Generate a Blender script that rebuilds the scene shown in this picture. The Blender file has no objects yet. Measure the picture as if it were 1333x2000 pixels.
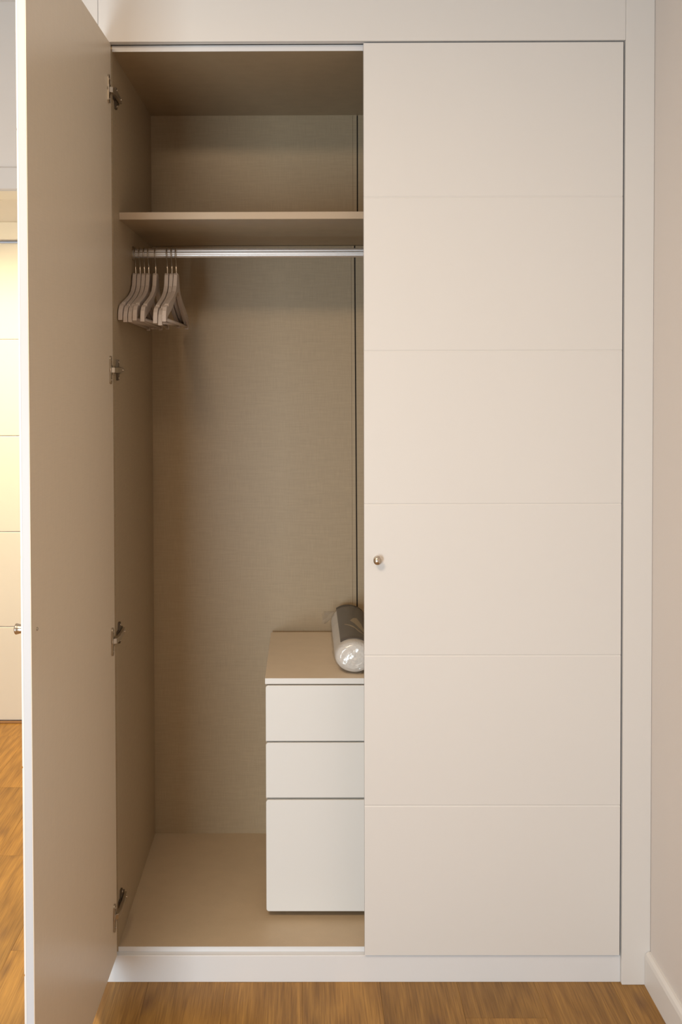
import bpy, bmesh, math, random
from mathutils import Vector, Matrix, noise

random.seed(7)
S = bpy.context.scene
COL = S.collection

# ------------------------------------------------------------------ camera
cam_d = bpy.data.cameras.new('camera')
cam = bpy.data.objects.new('camera', cam_d)
COL.objects.link(cam)
S.camera = cam
F_PX, PPX, PPY = 1783.03, 589.22, 762.54
cam_d.sensor_fit = 'AUTO'
cam_d.sensor_width = 36.0
cam_d.lens = F_PX * 36.0 / 2000.0
cam_d.shift_x = (666.5 - PPX) / 2000.0
cam_d.shift_y = (PPY - 1000.0) / 2000.0
cam_d.clip_start = 0.05
_r = Vector((0.99999, 0.00397, -0.00282)).normalized()
_f = Vector((-0.00403, 0.99978, -0.02051)).normalized()
_u = _r.cross(_f).normalized()
_r = _f.cross(_u).normalized()
m = Matrix((( _r.x, _u.x, -_f.x, -0.1434),
            ( _r.y, _u.y, -_f.y, -2.22618),
            ( _r.z, _u.z, -_f.z, 1.51281),
            (0, 0, 0, 1)))
cam.matrix_world = m

# ------------------------------------------------------------------ world, daylight, exposure
w = bpy.data.worlds.new('world')
S.world = w
w.use_nodes = True
w.node_tree.nodes['Background'].inputs[0].default_value = (0.80, 0.88, 1.0, 1)
w.node_tree.nodes['Background'].inputs[1].default_value = 1.0

def area_light(name, loc, target, sx, sy, power, col):
    d = bpy.data.lights.new(name, 'AREA')
    d.shape = 'RECTANGLE'
    d.size, d.size_y = sx, sy
    d.energy = power
    d.color = col
    o = bpy.data.objects.new(name, d)
    COL.objects.link(o)
    o.location = loc
    o.rotation_euler = (Vector(target) - Vector(loc)).to_track_quat('-Z', 'Z').to_euler()
    return o

# daylight entering through the balcony window behind the photographer
WIN_X0, WIN_X1, WIN_Z0, WIN_Z1, Y_REAR = -1.52, -0.84, 0.10, 1.45, -3.30
area_light('daylight', ((WIN_X0 + WIN_X1) / 2, Y_REAR + 0.02, (WIN_Z0 + WIN_Z1) / 2),
           ((WIN_X0 + WIN_X1) / 2, 0, (WIN_Z0 + WIN_Z1) / 2), WIN_X1 - WIN_X0, WIN_Z1 - WIN_Z0, 57, (0.80, 0.93, 1.0))
# warm ceiling lamp of the bedroom (out of frame, overhead)
area_light('ceiling_lamp_light', (-0.85, -1.75, 2.63), (-0.85, -1.75, 0), 0.6, 0.6, 40, (1.0, 0.74, 0.49))
# warm recessed lamp of the hall
sd = bpy.data.lights.new('hall_lamp_light', 'SPOT')
sd.energy = 245
sd.color = (1.0, 0.79, 0.42)
sd.spot_size = math.radians(114)
sd.spot_blend = 1.0
sd.shadow_soft_size = 0.04
so = bpy.data.objects.new('hall_lamp_light', sd)
COL.objects.link(so)
so.location = (-1.40, 1.02, 2.53)
so.rotation_euler = (0, 0, 0)

S.view_settings.view_transform = 'Standard'
S.view_settings.look = 'None'
S.view_settings.exposure = 0.0
S.view_settings.gamma = 1.0
S.view_settings.use_curve_mapping = False
try:
    S.cycles.use_denoising = True
    S.cycles.max_bounces = 14
    S.cycles.diffuse_bounces = 4
    S.cycles.transparent_max_bounces = 16
except Exception:
    pass

# ------------------------------------------------------------------ materials
def new_mat(name):
    mt = bpy.data.materials.new(name)
    mt.use_nodes = True
    nt = mt.node_tree
    return mt, nt, nt.nodes['Principled BSDF']

def N(nt, typ, **kw):
    n = nt.nodes.new(typ)
    for k, v in kw.items():
        setattr(n, k, v)
    return n

def paint(name, col, rough=0.5, var=0.03, bump=0.02, scale=60):
    mt, nt, b = new_mat(name)
    tc = N(nt, 'ShaderNodeTexCoord')
    nz = N(nt, 'ShaderNodeTexNoise')
    nz.inputs['Scale'].default_value = 3.0
    nt.links.new(tc.outputs['Object'], nz.inputs['Vector'])
    mx = N(nt, 'ShaderNodeMixRGB')
    mx.inputs[1].default_value = (*[c * (1 - var) for c in col], 1)
    mx.inputs[2].default_value = (*[min(1, c * (1 + var)) for c in col], 1)
    nt.links.new(nz.outputs['Fac'], mx.inputs[0])
    nt.links.new(mx.outputs[0], b.inputs['Base Color'])
    b.inputs['Roughness'].default_value = rough
    n2 = N(nt, 'ShaderNodeTexNoise')
    n2.inputs['Scale'].default_value = scale
    nt.links.new(tc.outputs['Object'], n2.inputs['Vector'])
    bp = N(nt, 'ShaderNodeBump')
    bp.inputs['Strength'].default_value = bump
    bp.inputs['Distance'].default_value = 0.002
    nt.links.new(n2.outputs['Fac'], bp.inputs['Height'])
    nt.links.new(bp.outputs[0], b.inputs['Normal'])
    return mt

def linen(name, col, rough=0.5, amt=0.09):
    mt, nt, b = new_mat(name)
    tc = N(nt, 'ShaderNodeTexCoord')
    outs = []
    for sc in ((420, 420, 22), (22, 30, 420)):
        mp = N(nt, 'ShaderNodeMapping')
        mp.inputs['Scale'].default_value = sc
        nt.links.new(tc.outputs['Object'], mp.inputs['Vector'])
        nz = N(nt, 'ShaderNodeTexNoise')
        nz.inputs['Scale'].default_value = 1.0
        nz.inputs['Detail'].default_value = 3.0
        nt.links.new(mp.outputs[0], nz.inputs['Vector'])
        outs.append(nz)
    ad = N(nt, 'ShaderNodeMath', operation='ADD')
    nt.links.new(outs[0].outputs['Fac'], ad.inputs[0])
    nt.links.new(outs[1].outputs['Fac'], ad.inputs[1])
    rp = N(nt, 'ShaderNodeValToRGB')
    rp.color_ramp.elements[0].position = 0.30
    rp.color_ramp.elements[1].position = 0.70
    rp.color_ramp.elements[0].color = (*[c * (1 - amt) for c in col], 1)
    rp.color_ramp.elements[1].color = (*[c * (1 + amt) for c in col], 1)
    hf = N(nt, 'ShaderNodeMath', operation='MULTIPLY')
    hf.inputs[1].default_value = 0.5
    nt.links.new(ad.outputs[0], hf.inputs[0])
    nt.links.new(hf.outputs[0], rp.inputs[0])
    nt.links.new(rp.outputs[0], b.inputs['Base Color'])
    b.inputs['Roughness'].default_value = rough
    bp = N(nt, 'ShaderNodeBump')
    bp.inputs['Strength'].default_value = 0.06
    bp.inputs['Distance'].default_value = 0.001
    nt.links.new(hf.outputs[0], bp.inputs['Height'])
    nt.links.new(bp.outputs[0], b.inputs['Normal'])
    return mt

def metal(name, col, rough=0.3):
    mt, nt, b = new_mat(name)
    b.inputs['Base Color'].default_value = (*col, 1)
    b.inputs['Metallic'].default_value = 1.0
    tc = N(nt, 'ShaderNodeTexCoord')
    nz = N(nt, 'ShaderNodeTexNoise')
    nz.inputs['Scale'].default_value = 120
    nt.links.new(tc.outputs['Object'], nz.inputs['Vector'])
    mr = N(nt, 'ShaderNodeMapRange')
    mr.inputs['To Min'].default_value = rough * 0.85
    mr.inputs['To Max'].default_value = rough * 1.15
    nt.links.new(nz.outputs['Fac'], mr.inputs['Value'])
    nt.links.new(mr.outputs[0], b.inputs['Roughness'])
    return mt

def oak(name):
    mt, nt, b = new_mat(name)
    tc = N(nt, 'ShaderNodeTexCoord')
    oi = N(nt, 'ShaderNodeObjectInfo')
    # a different cut of the log for every plank
    off = N(nt, 'ShaderNodeVectorMath', operation='SCALE')
    off.inputs[0].default_value = (7.3, 31.0, 17.0)
    nt.links.new(oi.outputs['Random'], off.inputs['Scale'])
    add = N(nt, 'ShaderNodeVectorMath', operation='ADD')
    nt.links.new(tc.outputs['Object'], add.inputs[0])
    nt.links.new(off.outputs[0], add.inputs[1])
    def noise_tex(scale, s=1.0, detail=4.0, dist=0.0, src=add):
        mp = N(nt, 'ShaderNodeMapping')
        mp.inputs['Scale'].default_value = scale
        nt.links.new(src.outputs[0], mp.inputs['Vector'])
        nz = N(nt, 'ShaderNodeTexNoise')
        nz.inputs['Scale'].default_value = s
        nz.inputs['Detail'].default_value = detail
        nz.inputs['Distortion'].default_value = dist
        nt.links.new(mp.outputs[0], nz.inputs['Vector'])
        return nz
    # growth rings: bands of a low noise field, stretched along the plank (cathedral grain)
    field = noise_tex((7.0, 1.3, 7.0), 1.0, 1.5, 0.25)
    mul = N(nt, 'ShaderNodeMath', operation='MULTIPLY')
    mul.inputs[1].default_value = 17.0
    nt.links.new(field.outputs['Fac'], mul.inputs[0])
    fine = noise_tex((60, 4, 60), 1.0, 3.0)
    fm = N(nt, 'ShaderNodeMath', operation='MULTIPLY')
    fm.inputs[1].default_value = 1.4
    nt.links.new(fine.outputs['Fac'], fm.inputs[0])
    sm = N(nt, 'ShaderNodeMath', operation='ADD')
    nt.links.new(mul.outputs[0], sm.inputs[0])
    nt.links.new(fm.outputs[0], sm.inputs[1])
    pp = N(nt, 'ShaderNodeMath', operation='PINGPONG')
    pp.inputs[1].default_value = 1.0
    nt.links.new(sm.outputs[0], pp.inputs[0])
    fib = noise_tex((300, 11, 300), 1.0, 5.0)
    # colour
    c1 = N(nt, 'ShaderNodeValToRGB')
    c1.color_ramp.elements[0].position = 0.0
    c1.color_ramp.elements[0].color = (0.270, 0.134, 0.026, 1)
    c1.color_ramp.elements[1].position = 1.0
    c1.color_ramp.elements[1].color = (0.365, 0.191, 0.041, 1)
    nt.links.new(pp.outputs[0], c1.inputs[0])
    c2 = N(nt, 'ShaderNodeValToRGB')
    c2.color_ramp.elements[0].position = 0.32
    c2.color_ramp.elements[0].color = (0.74, 0.71, 0.66, 1)
    c2.color_ramp.elements[1].position = 0.68
    c2.color_ramp.elements[1].color = (1.17, 1.18, 1.20, 1)
    nt.links.new(fib.outputs['Fac'], c2.inputs[0])
    mx = N(nt, 'ShaderNodeMixRGB', blend_type='MULTIPLY')
    mx.inputs[0].default_value = 1.0
    nt.links.new(c1.outputs[0], mx.inputs[1])
    nt.links.new(c2.outputs[0], mx.inputs[2])
    # broad tone drift and plank-to-plank tone
    tone = noise_tex((9, 1.6, 9), 1.0, 2.0)
    tr = N(nt, 'ShaderNodeMapRange')
    tr.inputs['From Min'].default_value = 0.3
    tr.inputs['From Max'].default_value = 0.7
    tr.inputs['To Min'].default_value = 0.84
    tr.inputs['To Max'].default_value = 1.14
    nt.links.new(tone.outputs['Fac'], tr.inputs['Value'])
    pr = N(nt, 'ShaderNodeMapRange')
    pr.inputs['To Min'].default_value = 0.90
    pr.inputs['To Max'].default_value = 1.12
    nt.links.new(oi.outputs['Random'], pr.inputs['Value'])
    tm = N(nt, 'ShaderNodeMath', operation='MULTIPLY')
    nt.links.new(tr.outputs[0], tm.inputs[0])
    nt.links.new(pr.outputs[0], tm.inputs[1])
    sc = N(nt, 'ShaderNodeVectorMath', operation='SCALE')
    nt.links.new(mx.outputs[0], sc.inputs[0])
    nt.links.new(tm.outputs[0], sc.inputs['Scale'])
    # knots
    kmp = N(nt, 'ShaderNodeMapping')
    kmp.inputs['Scale'].default_value = (5.2, 2.6, 1)
    nt.links.new(add.outputs[0], kmp.inputs['Vector'])
    vo = N(nt, 'ShaderNodeTexVoronoi')
    vo.voronoi_dimensions = '2D'
    vo.inputs['Scale'].default_value = 1.0
    nt.links.new(kmp.outputs[0], vo.inputs['Vector'])
    kr = N(nt, 'ShaderNodeMapRange')
    kr.inputs['From Min'].default_value = 0.02
    kr.inputs['From Max'].default_value = 0.13
    kr.inputs['To Min'].default_value = 0.5
    kr.inputs['To Max'].default_value = 0.0
    nt.links.new(vo.outputs['Distance'], kr.inputs['Value'])
    km = N(nt, 'ShaderNodeMixRGB', blend_type='MIX')
    km.inputs[2].default_value = (0.115, 0.050, 0.018, 1)
    nt.links.new(kr.outputs[0], km.inputs[0])
    nt.links.new(sc.outputs[0], km.inputs[1])
    nt.links.new(km.outputs[0], b.inputs['Base Color'])
    b.inputs['Roughness'].default_value = 0.42
    bp = N(nt, 'ShaderNodeBump')
    bp.inputs['Strength'].default_value = 0.12
    bp.inputs['Distance'].default_value = 0.0008
    nt.links.new(fib.outputs['Fac'], bp.inputs['Height'])
    nt.links.new(bp.outputs[0], b.inputs['Normal'])
    return mt

M_WHITE = paint('lacquer_white', (0.745, 0.728, 0.712), 0.42, 0.012, 0.01)
M_EDGE = paint('lacquer_edge_white', (0.54, 0.555, 0.60), 0.40, 0.01, 0.01)
M_PLINTH = paint('plinth_white', (0.765, 0.775, 0.80), 0.40, 0.01, 0.01)
M_WALL = paint('wall_paint', (0.69, 0.645, 0.615), 0.9, 0.02, 0.08, 140)
M_WALLB = paint('wall_paint_lit_copy', (0.80, 0.765, 0.735), 0.9, 0.02, 0.08, 140)  # same wall paint, lightened to stand in for stronger light on the back wall
M_ROOM = paint('bounce_cut_taupe', (0.32, 0.30, 0.28), 0.9, 0.02, 0.08, 140)  # for the unseen rear wall, made dark to cut bounce light
M_CEIL = paint('ceiling_paint', (0.84, 0.83, 0.81), 0.9, 0.02, 0.05, 140)
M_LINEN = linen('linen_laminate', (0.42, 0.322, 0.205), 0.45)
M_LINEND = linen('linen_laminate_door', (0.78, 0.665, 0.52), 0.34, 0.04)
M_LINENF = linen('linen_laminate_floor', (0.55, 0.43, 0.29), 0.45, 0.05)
M_SHELF = paint('shelf_edge_band', (0.46, 0.36, 0.26), 0.5, 0.03, 0.02)
M_DRAWER = paint('drawer_white', (0.79, 0.80, 0.80), 0.45, 0.01, 0.01)
M_OAK = oak('oak_laminate')
M_STEEL = metal('brushed_steel', (0.60, 0.52, 0.43), 0.25)
M_NICKEL = metal('nickel_hinge', (0.52, 0.46, 0.38), 0.38)
M_ALU = metal('anodised_aluminium', (0.90, 0.92, 0.96), 0.46)
M_ZINC = metal('dark_zinc', (0.20, 0.17, 0.14), 0.45)
M_WIRE = metal('hook_wire', (0.45, 0.40, 0.34), 0.3)
M_GAP = paint('dark_joint', (0.05, 0.04, 0.03), 0.8)
M_HANG = paint('hanger_lacquered_wood', (0.56, 0.47, 0.41), 0.5, 0.05, 0.03, 90)
M_TOWEL = paint('white_fleece', (0.80, 0.785, 0.77), 0.95, 0.10, 0.9, 160)
M_SLEEVE = paint('dark_grey_card', (0.048, 0.040, 0.041), 0.4, 0.06, 0.02)
M_PRINT = paint('beige_print', (0.46, 0.37, 0.24), 0.5, 0.05, 0.02)
M_THRESH = paint('brown_threshold', (0.26, 0.13, 0.05), 0.5, 0.05, 0.02)
M_PLASTIC_BLACK = paint('black_plastic', (0.02, 0.02, 0.02), 0.5)

mt, nt, b = new_mat('clear_plastic_film')
tr_ = N(nt, 'ShaderNodeBsdfTransparent')
tr_.inputs[0].default_value = (0.95, 0.945, 0.935, 1)
gl_ = N(nt, 'ShaderNodeBsdfGlossy')
gl_.inputs['Roughness'].default_value = 0.16
lw_ = N(nt, 'ShaderNodeLayerWeight')
lw_.inputs['Blend'].default_value = 0.30
fr_ = N(nt, 'ShaderNodeMapRange')
fr_.inputs['To Min'].default_value = 0.05
fr_.inputs['To Max'].default_value = 0.30
nt.links.new(lw_.outputs['Facing'], fr_.inputs['Value'])
tcp = N(nt, 'ShaderNodeTexCoord')
nzp = N(nt, 'ShaderNodeTexNoise')
nzp.inputs['Scale'].default_value = 45
nzp.inputs['Detail'].default_value = 3
nt.links.new(tcp.outputs['Object'], nzp.inputs['Vector'])
bpp = N(nt, 'ShaderNodeBump')
bpp.inputs['Strength'].default_value = 0.45
bpp.inputs['Distance'].default_value = 0.004
nt.links.new(nzp.outputs['Fac'], bpp.inputs['Height'])
nt.links.new(bpp.outputs[0], gl_.inputs['Normal'])
nt.links.new(bpp.outputs[0], lw_.inputs['Normal'])
mxs = N(nt, 'ShaderNodeMixShader')
nt.links.new(fr_.outputs[0], mxs.inputs[0])
df_ = N(nt, 'ShaderNodeBsdfDiffuse')
df_.inputs[0].default_value = (0.85, 0.84, 0.82, 1)
mxd = N(nt, 'ShaderNodeMixShader')
mxd.inputs[0].default_value = 0.05
nt.links.new(tr_.outputs[0], mxd.inputs[1])
nt.links.new(df_.outputs[0], mxd.inputs[2])
nt.links.new(mxd.outputs[0], mxs.inputs[1])
nt.links.new(gl_.outputs[0], mxs.inputs[2])
nt.links.new(mxs.outputs[0], nt.nodes['Material Output'].inputs['Surface'])
nt.nodes.remove(b)
M_FILM = mt

# ------------------------------------------------------------------ mesh helpers
def link(name, me, mat, parent=None, loc=(0, 0, 0), rot=(0, 0, 0)):
    o = bpy.data.objects.new(name, me)
    COL.objects.link(o)
    if mat and not me.materials:
        me.materials.append(mat)
    if parent:
        o.parent = parent
    o.location = loc
    o.rotation_euler = rot
    return o

def empty(name, loc=(0, 0, 0), rot=(0, 0, 0), parent=None):
    o = bpy.data.objects.new(name, None)
    COL.objects.link(o)
    o.empty_display_size = 0.05
    o.location = loc
    o.rotation_euler = rot
    o.parent = parent
    return o

def tag(o, label, cat=None, group=None, kind=None):
    o['label'] = label
    if cat:
        o['category'] = cat
    if group:
        o['group'] = group
    if kind:
        o['kind'] = kind
    return o

def box_mesh(name, dx, dy, dz, bevel=0.0, seg=1):
    bm = bmesh.new()
    bmesh.ops.create_cube(bm, size=1.0)
    bmesh.ops.scale(bm, vec=(dx, dy, dz), verts=bm.verts)
    if bevel:
        bmesh.ops.bevel(bm, geom=bm.edges[:], offset=bevel, segments=seg, affect='EDGES', profile=0.5)
    me = bpy.data.meshes.new(name)
    bm.to_mesh(me)
    bm.free()
    return me

def box(name, x0, x1, y0, y1, z0, z1, mat, parent=None, bevel=0.0, seg=1):
    """box given by its bounds in the frame of its parent"""
    me = box_mesh(name, x1 - x0, y1 - y0, z1 - z0, bevel, seg)
    return link(name, me, mat, parent, ((x0 + x1) / 2, (y0 + y1) / 2, (z0 + z1) / 2))

def prism(name, pts, axis, a0, a1, mat, parent=None, loc=(0, 0, 0), bevel=0.0, smooth=False):
    """extrude a 2-D outline along an axis: 'x' -> (y,z), 'y' -> (x,z), 'z' -> (x,y)"""
    bm = bmesh.new()
    def P(p, a):
        return {'x': (a, p[0], p[1]), 'y': (p[0], a, p[1]), 'z': (p[0], p[1], a)}[axis]
    v0 = [bm.verts.new(P(p, a0)) for p in pts]
    v1 = [bm.verts.new(P(p, a1)) for p in pts]
    bm.faces.new(v0)
    bm.faces.new(v1[::-1])
    n = len(pts)
    for i in range(n):
        bm.faces.new((v0[i], v1[i], v1[(i + 1) % n], v0[(i + 1) % n]))
    bmesh.ops.recalc_face_normals(bm, faces=bm.faces)
    if bevel:
        caps = [e for e in bm.edges if (e.verts[0] in v0) == (e.verts[1] in v0)]
        bmesh.ops.bevel(bm, geom=caps, offset=bevel, segments=2, affect='EDGES', profile=0.5)
    me = bpy.data.meshes.new(name)
    bm.to_mesh(me)
    bm.free()
    return link(name, me, mat, parent, loc)

def lathe_mesh(name, prof, seg=28, axis='y'):
    """prof: list of (radius, along)"""
    bm = bmesh.new()
    rings = []
    for r, a in prof:
        ring = []
        for k in range(seg):
            t = 2 * math.pi * k / seg
            c, s = r * math.cos(t), r * math.sin(t)
            ring.append(bm.verts.new({'y': (c, a, s), 'z': (c, s, a), 'x': (a, c, s)}[axis]))
        rings.append(ring)
    for i in range(len(rings) - 1):
        for k in range(seg):
            f = bm.faces.new((rings[i][k], rings[i][(k + 1) % seg], rings[i + 1][(k + 1) % seg], rings[i + 1][k]))
            f.smooth = True
    bm.faces.new(rings[0])
    bm.faces.new(rings[-1][::-1])
    bmesh.ops.recalc_face_normals(bm, faces=bm.faces)
    me = bpy.data.meshes.new(name)
    bm.to_mesh(me)
    bm.free()
    return me

def tube_mesh(name, pts, r, seg=8):
    bm = bmesh.new()
    rings = []
    pts = [Vector(p) for p in pts]
    prev_n = None
    for i, p in enumerate(pts):
        t = (pts[min(i + 1, len(pts) - 1)] - pts[max(i - 1, 0)]).normalized()
        n = Vector((1, 0, 0)) if abs(t.x) < 0.9 else Vector((0, 0, 1))
        n = (n - t * n.dot(t)).normalized()
        bn = t.cross(n)
        rr = r[i] if isinstance(r, (list, tuple)) else r
        rings.append([bm.verts.new(p + n * rr * math.cos(2 * math.pi * k / seg) + bn * rr * math.sin(2 * math.pi * k / seg)) for k in range(seg)])
    for i in range(len(rings) - 1):
        for k in range(seg):
            f = bm.faces.new((rings[i][k], rings[i][(k + 1) % seg], rings[i + 1][(k + 1) % seg], rings[i + 1][k]))
            f.smooth = True
    bm.faces.new(rings[0])
    bm.faces.new(rings[-1][::-1])
    bmesh.ops.recalc_face_normals(bm, faces=bm.faces)
    me = bpy.data.meshes.new(name)
    bm.to_mesh(me)
    bm.free()
    return me

def struct(o, label, cat):
    return tag(o, label, cat, kind='structure')

# ------------------------------------------------------------------ the room
X_R, X_L = 0.7037, -2.70            # right and left wall faces
Y_B, WALL_T = 0.65, 0.14            # face of the back wall, its thickness
Y_H = 1.68                          # face of the hall's far wall
Z_C = 2.672                         # ceiling
OPX0, OPX1, OPZ = -1.80, -0.93, 2.085   # doorway in the back wall

# floor: sub-floor with separate planks
floor = box('floor', X_L - 0.1, X_R + 0.1, Y_REAR - 0.1, Y_H + 0.1, -0.06, -0.0085, M_GAP)
struct(floor, 'brown oak laminate floor of long planks', 'floor')
fl = Vector(floor.location)
PW, PL = 0.191, 1.285
x = 0.037
cols = []
while x - PW > X_L - 0.05:
    x -= PW
while x < X_R:
    cols.append(x)
    x += PW
for i, xc in enumerate(cols):
    ys = Y_REAR - 0.05 - (i * 0.47) % PL
    while ys < Y_H + 0.05:
        a, bb_ = max(ys, Y_REAR - 0.05), min(ys + PL, Y_H + 0.05)
        xa, xb = max(xc, X_L - 0.05), min(xc + PW, X_R + 0.05)
        if bb_ - a > 0.02 and xb - xa > 0.01:
            o = box('plank', xa + 0.00015, xb - 0.00015, a + 0.00015, bb_ - 0.00015, -0.008, 0.0, M_OAK, None, 0.0004)
            o.parent = floor
            o.location = Vector(o.location) - fl
        ys += PL

ceiling = struct(box('ceiling', X_L - 0.1, X_R + 0.1, Y_REAR - 0.1, Y_B, Z_C, Z_C + 0.1, M_CEIL), 'white ceiling of the bedroom', 'ceiling')
hall_ceiling = struct(box('ceiling', X_L - 0.1, X_R + 0.1, Y_B + WALL_T, Y_H + 0.1, 2.56, 2.66, M_CEIL), 'white ceiling of the hall beyond the doorway', 'ceiling')
struct(box('wall_right', X_R, X_R + 0.1, Y_REAR - 0.1, Y_H + 0.1, 0, Z_C, M_WALL), 'plain off white wall right of the wardrobe', 'wall')
struct(box('wall_left', X_L - 0.1, X_L, Y_REAR - 0.1, Y_H + 0.1, 0, Z_C, M_WALL), 'plain off white wall at the left of the bedroom', 'wall')

def wall_with_hole(name, x0, x1, y0, y1, z0, z1, hx0, hx1, hz0, hz1, mat):
    bm = bmesh.new()
    xs, zs = [x0, hx0, hx1, x1], [z0, hz0, hz1, z1]
    def addbox(a, b, c, d):
        if b - a < 1e-6 or d - c < 1e-6:
            return
        r = bmesh.ops.create_cube(bm, size=1.0)
        bmesh.ops.scale(bm, vec=(b - a, y1 - y0, d - c), verts=r['verts'])
        bmesh.ops.translate(bm, vec=((a + b) / 2, (y0 + y1) / 2, (c + d) / 2), verts=r['verts'])
    addbox(x0, hx0, z0, z1)
    addbox(hx1, x1, z0, z1)
    addbox(hx0, hx1, z0, hz0)
    addbox(hx0, hx1, hz1, z1)
    me = bpy.data.meshes.new(name)
    bm.to_mesh(me)
    bm.free()
    return link(name, me, mat)

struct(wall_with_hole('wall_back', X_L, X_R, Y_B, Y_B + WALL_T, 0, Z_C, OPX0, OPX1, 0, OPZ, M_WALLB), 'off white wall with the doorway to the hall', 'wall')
struct(wall_with_hole('wall_rear', X_L, X_R, Y_REAR - 0.1, Y_REAR, 0, Z_C, WIN_X0, WIN_X1, WIN_Z0, WIN_Z1, M_ROOM), 'unseen wall darkened to taupe, with the window behind the viewer', 'wall')
DX0, DX1, DZ = -1.83, -1.03, 2.068
struct(wall_with_hole('wall_hall', X_L, X_R, Y_H, Y_H + 0.1, 0, Z_C, DX0 - 0.012, DX1 + 0.012, 0, DZ + 0.010, M_WALL), 'warm lit wall of the hall around the closed door', 'wall')

# window frame behind the viewer
win = empty('window_1', ((WIN_X0 + WIN_X1) / 2, Y_REAR - 0.05, WIN_Z0))
struct(win, 'white framed balcony window behind the viewer', 'window')
hw, hh = (WIN_X1 - WIN_X0) / 2, WIN_Z1 - WIN_Z0
for nm, a in (('frame_side', (-hw, -hw + 0.05, -0.03, 0.03, 0, hh)), ('frame_side', (hw - 0.05, hw, -0.03, 0.03, 0, hh)),
              ('frame_rail', (-hw + 0.05, hw - 0.05, -0.03, 0.03, 0, 0.05)), ('frame_rail', (-hw + 0.05, hw - 0.05, -0.03, 0.03, hh - 0.05, hh)),
              ('mullion', (-0.04, 0.04, -0.03, 0.03, 0.05, hh - 0.05))):
    box(nm, *a, M_EDGE, win, 0.003)

# doorway lining and architrave
trim = empty('trim_1', ((OPX0 + OPX1) / 2, Y_B, 0))
struct(trim, 'white architrave around the doorway to the hall', 'door frame')
tw = (OPX1 - OPX0) / 2
box('lining_side', -tw, -tw + 0.018, -0.002, WALL_T + 0.002, 0, OPZ, M_WHITE, trim)
box('lining_side', tw - 0.018, tw, -0.002, WALL_T + 0.002, 0, OPZ, M_WHITE, trim)
box('lining_head', -tw + 0.018, tw - 0.018, -0.002, WALL_T + 0.002, OPZ - 0.002, OPZ + 0.016, M_WHITE, trim)
for y0, y1 in ((-0.014, 0.0), (WALL_T, WALL_T + 0.014)):
    box('architrave_side', -tw - 0.062, -tw + 0.008, y0, y1, 0, OPZ, M_WHITE, trim, 0.003)
    box('architrave_side', tw - 0.008, tw + 0.062, y0, y1, 0, OPZ, M_WHITE, trim, 0.003)
    box('architrave_head', -tw - 0.062, tw + 0.062, y0, y1, OPZ, OPZ + 0.070, M_WHITE, trim, 0.003)

# hall door with its own architrave
trim2 = empty('trim_2', ((DX0 + DX1) / 2, Y_H, 0))
struct(trim2, 'white architrave around the closed hall door', 'door frame')
dw = (DX1 - DX0) / 2
box('architrave_side', -dw - 0.078, -dw - 0.003, -0.016, 0.0, 0, DZ + 0.010, M_WHITE, trim2, 0.003)
box('architrave_side', dw + 0.003, dw + 0.078, -0.016, 0.0, 0, DZ + 0.010, M_WHITE, trim2, 0.003)
box('architrave_head', -dw - 0.078, dw + 0.078, -0.016, 0.0, DZ + 0.010, DZ + 0.086, M_WHITE, trim2, 0.003)
door1 = empty('door_1', ((DX0 + DX1) / 2, Y_H, 0))
struct(door1, 'closed cream door with horizontal grooves in the warm lit hall', 'door')
box('door_leaf', -dw, dw, 0.020, 0.052, 0.004, DZ, M_WHITE, door1)
hz = [0.006, 0.4135, 0.8255, 1.2395, 1.6543, DZ]
for k in range(5):
    z0 = hz[k]
    box('panel', -dw, dw, 0.014, 0.020, z0 + 0.0006, hz[k + 1] - 0.0006, M_WHITE, door1, 0.003)
box('threshold', -dw, dw, -0.006, 0.010, 0.0, 0.006, M_THRESH, door1, 0.001)

# skirting on the right wall
bs = prism('baseboard_right', [(0, 0), (-0.0145, 0), (-0.0145, 0.070), (-0.012, 0.079), (-0.006, 0.0835), (0, 0.084)], 'y', Y_REAR + 0.001, -0.0055, M_WHITE, None, (X_R - 0.0002, 0, 0))
struct(bs, 'white skirting board along the right wall', 'skirting')
for nm, a in (('baseboard_left', (X_L, X_L + 0.014, Y_REAR, Y_B, 0, 0.084)), ('baseboard_back', (X_L + 0.014, OPX0 - 0.064, Y_B - 0.014, Y_B, 0, 0.084))):
    struct(box(nm, *a, M_WHITE, None, 0.003), 'white skirting board on the ' + ('left wall' if 'left' in nm else 'wall left of the doorway'), 'skirting')

# ------------------------------------------------------------------ the wardrobe
wd = empty('wardrobe', (0, 0, 0))
tag(wd, 'cream built-in wardrobe with two grooved doors, the left one swung open', 'wardrobe')

XI0, XI1 = -0.6135, 0.6135          # inner faces of the sides
ZF, ZT = 0.0793, 2.2962             # inner floor and inner top
YC, YI = 0.021, 0.581               # carcass front, face of the back
DT = 0.018                          # door thickness
Z0, Z1 = 0.0713, 2.3074             # doors

# face frame
box('stile', 0.6335, X_R - 0.0005, -0.0045, 0.0155, 0, Z_C, M_WHITE, wd, 0.001)
box('stile', -0.7125, -0.6425, -0.0045, 0.0155, 0, Z_C, M_WHITE, wd, 0.001)
box('header', -0.6421, 0.6332, -0.0035, 0.0165, 2.3112, Z_C, M_WHITE, wd, 0.001)
box('plinth', -0.6421, 0.6332, 0.006, 0.024, 0.0, 0.0668, M_PLINTH, wd, 0.001)
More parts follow.
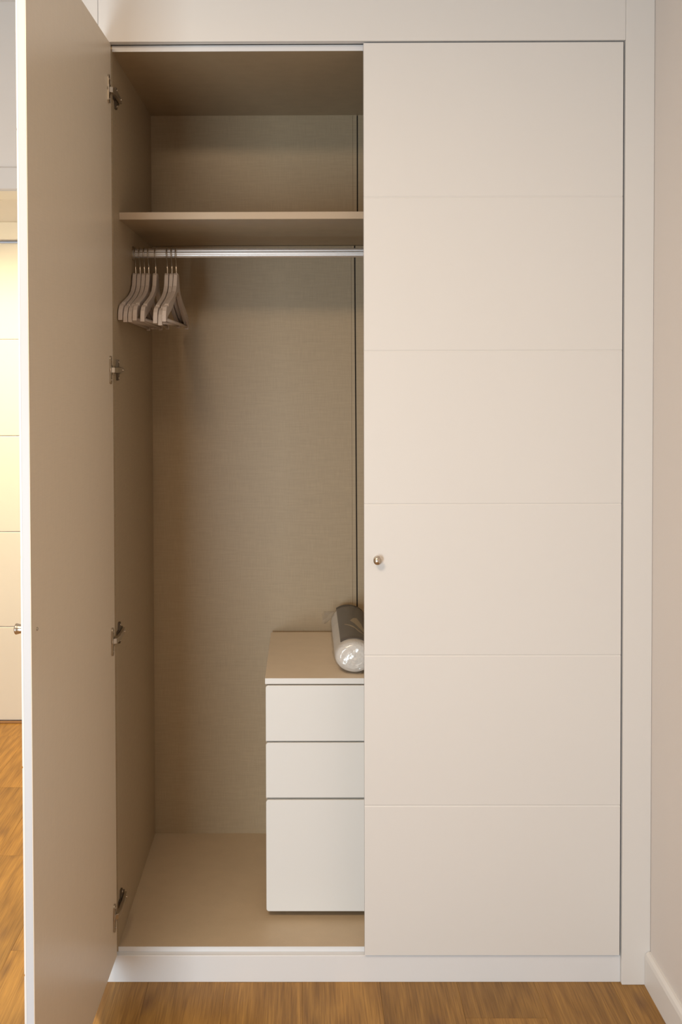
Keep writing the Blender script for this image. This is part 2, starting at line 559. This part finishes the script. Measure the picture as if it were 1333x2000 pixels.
# carcass
box('side_panel', -0.7125, -0.6945, 0.0158, Y_B, 0, Z_C, M_WHITE, wd)
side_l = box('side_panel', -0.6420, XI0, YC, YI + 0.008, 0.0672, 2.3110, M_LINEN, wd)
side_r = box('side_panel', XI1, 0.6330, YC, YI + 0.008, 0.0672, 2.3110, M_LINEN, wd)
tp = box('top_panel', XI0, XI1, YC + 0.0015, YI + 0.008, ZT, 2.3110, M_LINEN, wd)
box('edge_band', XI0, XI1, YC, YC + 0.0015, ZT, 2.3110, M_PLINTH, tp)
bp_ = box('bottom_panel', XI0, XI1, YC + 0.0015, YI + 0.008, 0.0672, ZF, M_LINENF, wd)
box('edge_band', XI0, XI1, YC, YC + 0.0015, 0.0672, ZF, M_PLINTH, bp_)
for p_, q in ((tp, None), (bp_, None)):
    for ch in list(p_.children):
        ch.location = Vector(ch.location) - Vector(p_.location)

# back: two panels below the shelf and two above, with a jointing strip and an open joint
def back(name, xa0, xa1, xb0, xb1, z0, z1, y0, mat):
    """quad panel: xa = left edge at (z0, z1), xb = right edge at (z0, z1)"""
    return prism(name, [(xa0, z0), (xb0, z0), (xb1, z1), (xa1, z1)], 'y', y0, y0 + 0.007, mat, wd)
gl0, gl1 = 0.0172, 0.0078           # joint at the floor and under the shelf
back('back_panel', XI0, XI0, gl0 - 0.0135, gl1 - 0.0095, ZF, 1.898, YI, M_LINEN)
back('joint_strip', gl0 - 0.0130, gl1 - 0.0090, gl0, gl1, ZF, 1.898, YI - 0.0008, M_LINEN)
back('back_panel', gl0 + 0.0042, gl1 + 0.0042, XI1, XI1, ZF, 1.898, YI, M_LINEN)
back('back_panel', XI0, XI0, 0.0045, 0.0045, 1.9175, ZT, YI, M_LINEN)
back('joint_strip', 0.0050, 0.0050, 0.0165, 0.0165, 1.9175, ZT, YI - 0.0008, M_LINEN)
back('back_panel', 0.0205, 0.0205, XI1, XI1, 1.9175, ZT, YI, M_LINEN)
box('backing_board', XI0, XI1, YI + 0.008, YI + 0.012, ZF, ZT, M_GAP, wd)

# shelf and hanging rail
sh = box('shelf', XI0 + 0.0005, XI1 - 0.0005, 0.0915, YI - 0.001, 1.8990, 1.9170, M_LINEN, wd)
eb = box('edge_band', XI0 + 0.0005, XI1 - 0.0005, 0.0900, 0.0915, 1.8990, 1.9170, M_SHELF, sh)
eb.location = Vector(eb.location) - Vector(sh.location)
YR, ZR = 0.27, 1.8365
prof = []
for k in range(40):
    t = 2 * math.pi * k / 40
    rib = 0.0006 * (1 if k % 4 < 2 else -1)
    c, s = math.cos(t), math.sin(t)
    prof.append((0.0075 * (abs(c) ** 0.7) * (1 if c > 0 else -1) + rib * c, 0.0125 * (abs(s) ** 0.7) * (1 if s > 0 else -1)))
rail = prism('hanging_rail', prof, 'x', XI0 + 0.003, XI1 - 0.003, M_ALU, wd, (0, YR, ZR))
for s in (-1, 1):
    xw = XI0 if s < 0 else XI1
    br = prism('rail_bracket', [(0.014 * math.cos(2 * math.pi * k / 24), 0.019 * math.sin(2 * math.pi * k / 24)) for k in range(24)], 'x',
               min(0, -s * 0.003), max(0, -s * 0.003), M_NICKEL, wd, (xw, YR, ZR))

# doors
KN_Z = 1.0528
def make_knob(parent, lx, lz):
    me = lathe_mesh('knob', [(0.0088, 0.0), (0.0090, -0.0008), (0.0082, -0.0020), (0.0080, -0.0070), (0.0082, -0.0120), (0.0090, -0.0155), (0.0099, -0.0178),
                             (0.0101, -0.0190), (0.0094, -0.0203), (0.0060, -0.0222), (0.0030, -0.0232), (0.0006, -0.0236)], 36, 'y')
    return link('knob', me, M_STEEL, parent, (lx, 0.0, lz))

groove = [1.7986, 1.4252, 1.0508, 0.6785, 0.3065]
groove = [g + 0.13736 for g in groove]
rows = [Z1] + groove + [Z0]
def make_door(width, knob_x, x_sign=1):
    d = box('door', 0, width, 0.0035, DT - 0.001, Z0, Z1, M_EDGE, wd, 0.0004)
    # origin of the leaf at its lower hinge corner
    off = Vector(d.location)
    for v in d.data.vertices:
        v.co += off
    d.location = (0, 0, 0)
    for k in range(6):
        # face boards: flush outer edges, chamfered only towards the grooves
        zt, zb = rows[k], rows[k + 1]
        ct = 0.0 if k == 0 else 0.0026
        cb = 0.0 if k == 5 else 0.0026
        pr = [(0.0035, zt), (0.0, zt - ct), (0.0, zb + cb), (0.0035, zb)]
        pr = [(0.0035, zt), (0.0014 if ct else 0.0, zt)] + ([(0.0, zt - ct)] if ct else []) + ([(0.0, zb + cb)] if cb else []) + [(0.0014 if cb else 0.0, zb), (0.0035, zb)]
        prism('panel', pr, 'x', 0, width, M_WHITE, d)
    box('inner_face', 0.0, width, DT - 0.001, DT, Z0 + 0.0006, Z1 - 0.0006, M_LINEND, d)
    make_knob(d, knob_x, KN_Z)
    return d
door_r = make_door(0.6285, 0.0313)
door_r.location = (0.0003, 0, 0)
TH = -math.radians(91.3)
door_l = make_door(0.630, 0.5985)
ct_, st_ = math.cos(TH), math.sin(TH)
hx, hy = -0.6125, -0.001            # inner hinge corner of the open leaf
door_l.rotation_euler = (0, 0, TH)
door_l.location = (hx + st_ * DT, hy - ct_ * DT, 0)
link('screw', lathe_mesh('screw', [(0.0032, 0.0), (0.0032, 0.0012), (0.0022, 0.0018), (0.0004, 0.0020)], 16, 'y'), M_NICKEL, door_l, (0.5985, DT, KN_Z))

# hinges between the left side and the open leaf
for z in (2.1905, 1.5180, 0.8600, 0.1830):
    hg = empty('hinge', (XI0, 0.0, z), parent=wd)
    # cup flange on the door (local y<0 lies on the leaf)
    fl_pts = []
    for k in range(28):
        t = 2 * math.pi * k / 28
        c, s = math.cos(t), math.sin(t)
        fl_pts.append((-0.030 + 0.0085 * c, 0.0255 * (1 if s > 0 else -1) * (abs(s) > 1e-6) + 0.0085 * s))
    prism('cup_flange', fl_pts, 'x', 0.0004, 0.0040, M_NICKEL, hg)
    link('cup', lathe_mesh('cup', [(0.0130, 0.0004), (0.0130, 0.0046), (0.0100, 0.0046), (0.0098, 0.0010)], 24, 'x'), M_NICKEL, hg, (0.0, -0.026, 0))
    for s in (-1, 1):
        link('screw', lathe_mesh('screw', [(0.0032, 0.0040), (0.0030, 0.0050), (0.0005, 0.0052)], 12, 'x'), M_NICKEL, hg, (0, -0.030, s * 0.024))
    # arm reaching into the carcass
    am = prism('arm', [(0.0040, -0.028), (0.0105, -0.024), (0.0140, -0.004), (0.0140, 0.036), (0.0120, 0.074), (0.0060, 0.074), (0.0060, 0.000), (0.0042, -0.010)],
               'z', -0.0065, 0.0065, M_NICKEL, hg, bevel=0.0008)
    # cross-shaped mounting plate on the side panel
    mp_ = prism('mounting_plate', [(0.024, -0.008), (0.040, -0.008), (0.043, -0.026), (0.055, -0.026), (0.058, -0.008), (0.080, -0.008),
                                   (0.080, 0.008), (0.058, 0.008), (0.055, 0.026), (0.043, 0.026), (0.040, 0.008), (0.024, 0.008)],
                'x', 0.0, 0.0050, M_ZINC, hg)
    for s in (-1, 1):
        link('screw', lathe_mesh('screw', [(0.0038, 0.0050), (0.0035, 0.0064), (0.0005, 0.0066)], 12, 'x'), M_STEEL, hg, (0, 0.049, s * 0.020))
    link('adjusting_screw', lathe_mesh('adjusting_screw', [(0.0030, 0.0120), (0.0030, 0.0150), (0.0005, 0.0152)], 12, 'x'), M_STEEL, hg, (0, 0.060, 0))

# ------------------------------------------------------------------ coat hangers
def arm_outline():
    top = [(0.0, 0.0), (0.012, 0.0), (0.0175, -0.005), (0.0215, -0.018), (0.028, -0.035), (0.045, -0.0515), (0.080, -0.0680), (0.120, -0.0810), (0.150, -0.0895),
           (0.164, -0.0940), (0.1675, -0.1005), (0.174, -0.1015), (0.179, -0.0985), (0.192, -0.1045), (0.2020, -0.1150), (0.2070, -0.1280), (0.2070, -0.1420)]
    bot = [(0.1950, -0.1420), (0.1900, -0.1340), (0.165, -0.1240), (0.125, -0.1100), (0.085, -0.0930), (0.055, -0.0770), (0.030, -0.0600), (0.012, -0.0520), (0.0, -0.0500)]
    return top, bot
top_, bot_ = arm_outline()
right_half = top_[1:] + bot_[:-1]
outline = [(0.0, 0.0)] + right_half + [(0.0, -0.05)] + [(-y, z) for y, z in reversed(right_half)]
def make_hanger():
    # origin at the top of the rail, where it hangs; frame: y along the arms
    h = empty('coat_hanger', (0, 0, 0))
    zt = -0.0682                     # wood top below the rail top
    body = prism('body', outline, 'x', -0.0053, 0.0053, M_HANG, h, (0, 0, zt), 0.0011)
    link('trouser_bar', tube_mesh('trouser_bar', [(0, -0.192, 0), (0, 0, 0), (0, 0.192, 0)], 0.0042, 10), M_HANG, h, (0, 0, zt - 0.1350))
    pts = [(0, 0, -0.0685), (0, 0, -0.0480), (0, -0.004, -0.0430)]
    zc, rc = -0.0165, 0.0182
    for k in range(0, 22):
        a = math.radians(-108 - k * 10.5)
        pts.append((0, rc * math.cos(a) , zc + rc * math.sin(a)))
    hk = link('hook', tube_mesh('hook', pts, 0.0016, 8), M_WIRE, h)
    link('ferrule', lathe_mesh('ferrule', [(0.0022, -0.069), (0.0025, -0.067), (0.0024, -0.049), (0.0016, -0.047)], 12, 'z'), M_STEEL, hk)
    return h
protoh = make_hanger()
def copy_tree(o, parent=None):
    c = o.copy()
    COL.objects.link(c)
    c.parent = parent
    for ch in [q for q in bpy.data.objects if q.parent == o]:
        copy_tree(ch, c)
    return c
necks = [-0.6055, -0.5935, -0.5815, -0.5695, -0.5505, -0.5190, -0.5066, -0.4945]
tipx = [-0.6070, -0.5945, -0.5838, -0.5712, -0.5531, -0.5159, -0.5031, -0.4914]
tipz = [1.6424, 1.6373, 1.6372, 1.6410, 1.6384, 1.6345, 1.6293, 1.6382]
hl = ['pale wooden coat hanger pressed against the left side panel, leftmost on the rail',
      'second pale wooden coat hanger from the left side panel, inside the tight bunch of four',
      'third pale wooden coat hanger from the left side panel, inside the tight bunch of four',
      'rightmost pale wooden coat hanger of the tight bunch of four at the left',
      'single pale wooden coat hanger alone between the bunch of four and the three',
      'leftmost of the three pale wooden coat hangers at the right of the row',
      'middle of the three right coat hangers, its front tip hanging lowest',
      'rightmost pale wooden coat hanger on the rail, its bar and rear arm showing']
for i in range(8):
    h = protoh if i == 0 else copy_tree(protoh)
    h.location = (necks[i], YR, ZR + 0.0127)
    rz = math.atan2(necks[i] - tipx[i], 0.205)
    rz = -rz
    if i in (5, 6, 7):
        rz = -0.004 * (i - 4)
    else:
        rz = max(-0.004, min(0.004, rz))
    tilt = (tipz[i] - 1.6378) / 0.205
    h.rotation_euler = (-tilt, 0, rz)
    tag(h, hl[i], 'coat hanger', 'wooden coat hangers on the rail')

# ------------------------------------------------------------------ drawer unit
UX0, UX1, UY0, UY1 = -0.2502, 0.1750, 0.140, 0.563
du = empty('drawer_unit', ((UX0 + UX1) / 2, (UY0 + UY1) / 2, ZF))
tag(du, 'low three-drawer unit with white fronts standing on the wardrobe floor', 'drawer unit')
def ubox(name, x0, x1, y0, y1, z0, z1, mat, parent=du, bevel=0.0):
    o = box(name, x0, x1, y0, y1, z0, z1, mat, None, bevel)
    o.parent = parent
    base = Vector(du.location) if parent is du else Vector(du.location) + Vector(parent.location)
    o.location = Vector(o.location) - base
    return o
ubox('carcass', UX0 + 0.0015, UX1 - 0.0015, UY0 + 0.0195, UY1, 0.099, 0.6975, M_LINEND, du, 0.001)
tpu = ubox('top_panel', UX0, UX1, UY0 + 0.0012, UY1 + 0.001, 0.6978, 0.7128, M_LINEND, du, 0.0003)
ubox('edge_band', UX0, UX1, UY0, UY0 + 0.0012, 0.6978, 0.7128, M_DRAWER, tpu, 0.0003)
def rounded(x0, x1, z0, z1, rt, rb):
    pts = []
    for cx_, cz_, r, a0 in ((x1 - rt, z1 - rt, rt, 0), (x0 + rt, z1 - rt, rt, 90), (x0 + rb, z0 + rb, rb, 180), (x1 - rb, z0 + rb, rb, 270)):
        if r < 1e-4:
            pts.append((cx_, cz_))
            continue
        for k in range(7):
            a = math.radians(a0 + 15 * k)
            pts.append((cx_ + r * math.cos(a), cz_ + r * math.sin(a)))
    return pts
for z0, z1, rb in ((0.5475, 0.6938, 0.0), (0.3980, 0.5432, 0.0), (0.0974, 0.3922, 0.007)):
    c = Vector(((UX0 + UX1) / 2, UY0, z0)) - Vector(du.location)
    hw_ = (UX1 - UX0) / 2 - 0.0015
    prism('drawer_front', rounded(-hw_, hw_, 0, z1 - z0, 0.007, rb), 'y', 0.0, 0.019, M_DRAWER, du, c, 0.0012)
for sx in (-1, 1):
    for sy in (-1, 1):
        link('caster', lathe_mesh('caster', [(0.011, 0.0), (0.013, 0.003), (0.013, 0.017), (0.010, 0.0199)], 16, 'z'), M_PLASTIC_BLACK, du,
             (sx * ((UX1 - UX0) / 2 - 0.04), sy * ((UY1 - UY0) / 2 - 0.06), 0))

# ------------------------------------------------------------------ rolled blanket in a clear bag
RX, RZ0, RHW, RHH = -0.0140, 0.7132, 0.0555, 0.0455
bl = empty('packed_blanket', (RX, 0.35, RZ0))
tag(bl, 'rolled white blanket in a clear plastic bag with a dark sleeve on the drawer unit', 'blanket')
Y0R, Y1R = 0.158 - 0.35, 0.545 - 0.35
def roll_mesh(name, grow, seg=72, crumple=0.0, dome=0.030, seed=0.0, tail=False):
    bm = bmesh.new()
    stations = []
    nst = 46
    for i in range(nst + 1):
        t = i / nst
        y = Y0R - grow + t * (Y1R - Y0R + 2 * grow)
        d = min(y - (Y0R - grow), (Y1R + grow) - y)
        k = 1.0 if d >= dome else math.sqrt(max(0.0, 1 - (1 - d / dome) ** 2)) * 0.30 + 0.70
        stations.append((y, k))
    rings = []
    for y, k in stations:
        ring = []
        for s in range(seg):
            a = 2 * math.pi * s / seg
            c, sn = math.cos(a), math.sin(a)
            rx, rz = (RHW + grow) * k, (RHH + grow) * k
            p = Vector((rx * c, y, RHH + rz * sn))
            if crumple:
                nv = noise.noise(Vector((p.x * 30 + seed, p.y * 22, p.z * 30))) + 0.6 * noise.noise(Vector((p.x * 70, p.y * 60 + seed, p.z * 70)))
                p += Vector((c, 0, sn)) * nv * crumple
            p.z = max(p.z, 0.0003)
            ring.append(bm.verts.new(p))
        rings.append(ring)
    for i in range(len(rings) - 1):
        for s in range(seg):
            f = bm.faces.new((rings[i][s], rings[i][(s + 1) % seg], rings[i + 1][(s + 1) % seg], rings[i + 1][s]))
            f.smooth = True
    # end caps: concentric rings, spiral-wound relief for the cloth, folds for the film
    for ring, sg in ((rings[0], -1), (rings[-1], 1)):
        prev = ring
        cen = sum((v.co for v in ring), Vector()) / seg
        for j in range(1, 9):
            q = 1 - j / 9.0
            nr = []
            for s in range(seg):
                p = cen.lerp(ring[s].co, q)
                a = 2 * math.pi * s / seg
                if crumple:
                    p.y += sg * (0.004 * (1 - q) + 0.003 * noise.noise(Vector((p.x * 60, p.z * 60, seed + 5))))
                else:
                    p.y += sg * (0.006 * (1 - q * q) + 0.0022 * math.sin(q * 26 + a) + 0.002 * noise.noise(Vector((p.x * 90, p.z * 90, 3))))
                nr.append(bm.verts.new(p))
            for s in range(seg):
                f = bm.faces.new((prev[s], nr[s], nr[(s + 1) % seg], prev[(s + 1) % seg]))
                f.smooth = True
            prev = nr
        bm.faces.new(prev)
    bmesh.ops.recalc_face_normals(bm, faces=bm.faces)
    me = bpy.data.meshes.new(name)
    bm.to_mesh(me)
    bm.free()
    return me
link('roll', roll_mesh('roll', -0.003, crumple=0.0), M_TOWEL, bl)
# sleeve: curved card over the top of the roll
def sleeve_pt(ang, y, g):
    a = math.radians(ang)
    return ((RHW + g) * math.cos(a), y, RHH + (RHH + g) * math.sin(a))
def curved_sheet(name, a0, a1, y0, y1, g0, g1, n=24, m=12, skew=0.0):
    bm = bmesh.new()
    grids = []
    for g in (g0, g1):
        grid = [[bm.verts.new(sleeve_pt(a0 + (a1 - a0) * i / n, y0 + (y1 - y0) * j / m + skew * (i / n), g)) for j in range(m + 1)] for i in range(n + 1)]
        grids.append(grid)
        for i in range(n):
            for j in range(m):
                f = bm.faces.new((grid[i][j], grid[i + 1][j], grid[i + 1][j + 1], grid[i][j + 1]))
                f.smooth = True
    A, B = grids
    for i in range(n):
        bm.faces.new((A[i][0], A[i + 1][0], B[i + 1][0], B[i][0]))
        bm.faces.new((A[i][m], A[i + 1][m], B[i + 1][m], B[i][m]))
    for j in range(m):
        bm.faces.new((A[0][j], A[0][j + 1], B[0][j + 1], B[0][j]))
        bm.faces.new((A[n][j], A[n][j + 1], B[n][j + 1], B[n][j]))
    bmesh.ops.recalc_face_normals(bm, faces=bm.faces)
    me = bpy.data.meshes.new(name)
    bm.to_mesh(me)
    bm.free()
    return me
sl = link('label_sleeve', curved_sheet('label_sleeve', 133, 10, 0.196 - 0.35, 0.548 - 0.35, -0.0022, -0.0014, skew=-0.012), M_SLEEVE, bl)
sl['label'] = 'dark grey card sleeve with a beige print'
def on_sleeve(xw, yw, g):
    dx = xw - RX
    s = max(-1, min(1, dx / (RHW + g)))
    return (dx, yw - 0.35, RHH + (RHH + g) * math.sqrt(1 - s * s))
def print_mesh(name, poly):
    bm = bmesh.new()
    # fan from the centroid, subdivided so that it follows the curve
    vs = []
    for i in range(len(poly)):
        p, q = poly[i], poly[(i + 1) % len(poly)]
        for k in range(3):
            t = k / 3
            vs.append((p[0] + (q[0] - p[0]) * t, p[1] + (q[1] - p[1]) * t))
    cx_ = sum(v[0] for v in vs) / len(vs)
    cy_ = sum(v[1] for v in vs) / len(vs)
    lv = []
    for q in (1.0, 0.5):
        lv.append([bm.verts.new(on_sleeve(cx_ + (v[0] - cx_) * q, cy_ + (v[1] - cy_) * q, -0.0010)) for v in vs])
    c = bm.verts.new(on_sleeve(cx_, cy_, -0.0010))
    n = len(vs)
    for i in range(n):
        bm.faces.new((lv[0][i], lv[0][(i + 1) % n], lv[1][(i + 1) % n], lv[1][i]))
        bm.faces.new((lv[1][i], lv[1][(i + 1) % n], c))
    bmesh.ops.recalc_face_normals(bm, faces=bm.faces)
    me = bpy.data.meshes.new(name)
    bm.to_mesh(me)
    bm.free()
    return me
link('print', print_mesh('print', [(-0.0173, 0.3634), (-0.0072, 0.3904), (0.0035, 0.3958), (0.0138, 0.3472), (0.0220, 0.2650), (0.0140, 0.2700), (-0.004, 0.3280)]), M_PRINT, sl)
link('print', print_mesh('print', [(-0.0345, 0.3400), (-0.0113, 0.3090), (0.0031, 0.2680), (0.0180, 0.2460), (0.0160, 0.2420), (0.0010, 0.2600), (-0.0125, 0.3010), (-0.0340, 0.3340)]), M_PRINT, sl)
bag = link('plastic_bag', roll_mesh('plastic_bag', 0.0012, crumple=0.0022, dome=0.045, seed=2.3), M_FILM, bl)
# gathered end of the bag sticking out at the back left
bm = bmesh.new()
rows_ = []
for i in range(9):
    t = i / 8
    row = []
    for j in range(19):
        # a flattened, creased funnel that opens towards its free edge
        a = 2 * math.pi * j / 19
        rr = 0.006 + 0.014 * t
        cr = 1 + 0.22 * math.sin(3 * a + 4 * t) + 0.12 * math.sin(7 * a)
        x_ = -0.044 - 0.034 * t + 0.004 * math.sin(2 * a) * t
        z_ = RHH + 0.030 - 0.010 * t + rr * cr * math.sin(a) * 0.9
        y_ = 0.150 - 0.030 * t + rr * cr * math.cos(a) * 0.5
        row.append(bm.verts.new((x_, y_, max(z_, 0.001))))
    row.append(row[0])
    rows_.append(row)
for i in range(8):
    for j in range(19):
        f = bm.faces.new((rows_[i][j], rows_[i + 1][j], rows_[i + 1][j + 1], rows_[i][j + 1]))
        f.smooth = True
me = bpy.data.meshes.new('bag_end')
bm.to_mesh(me)
bm.free()
link('bag_end', me, M_FILM, bag)
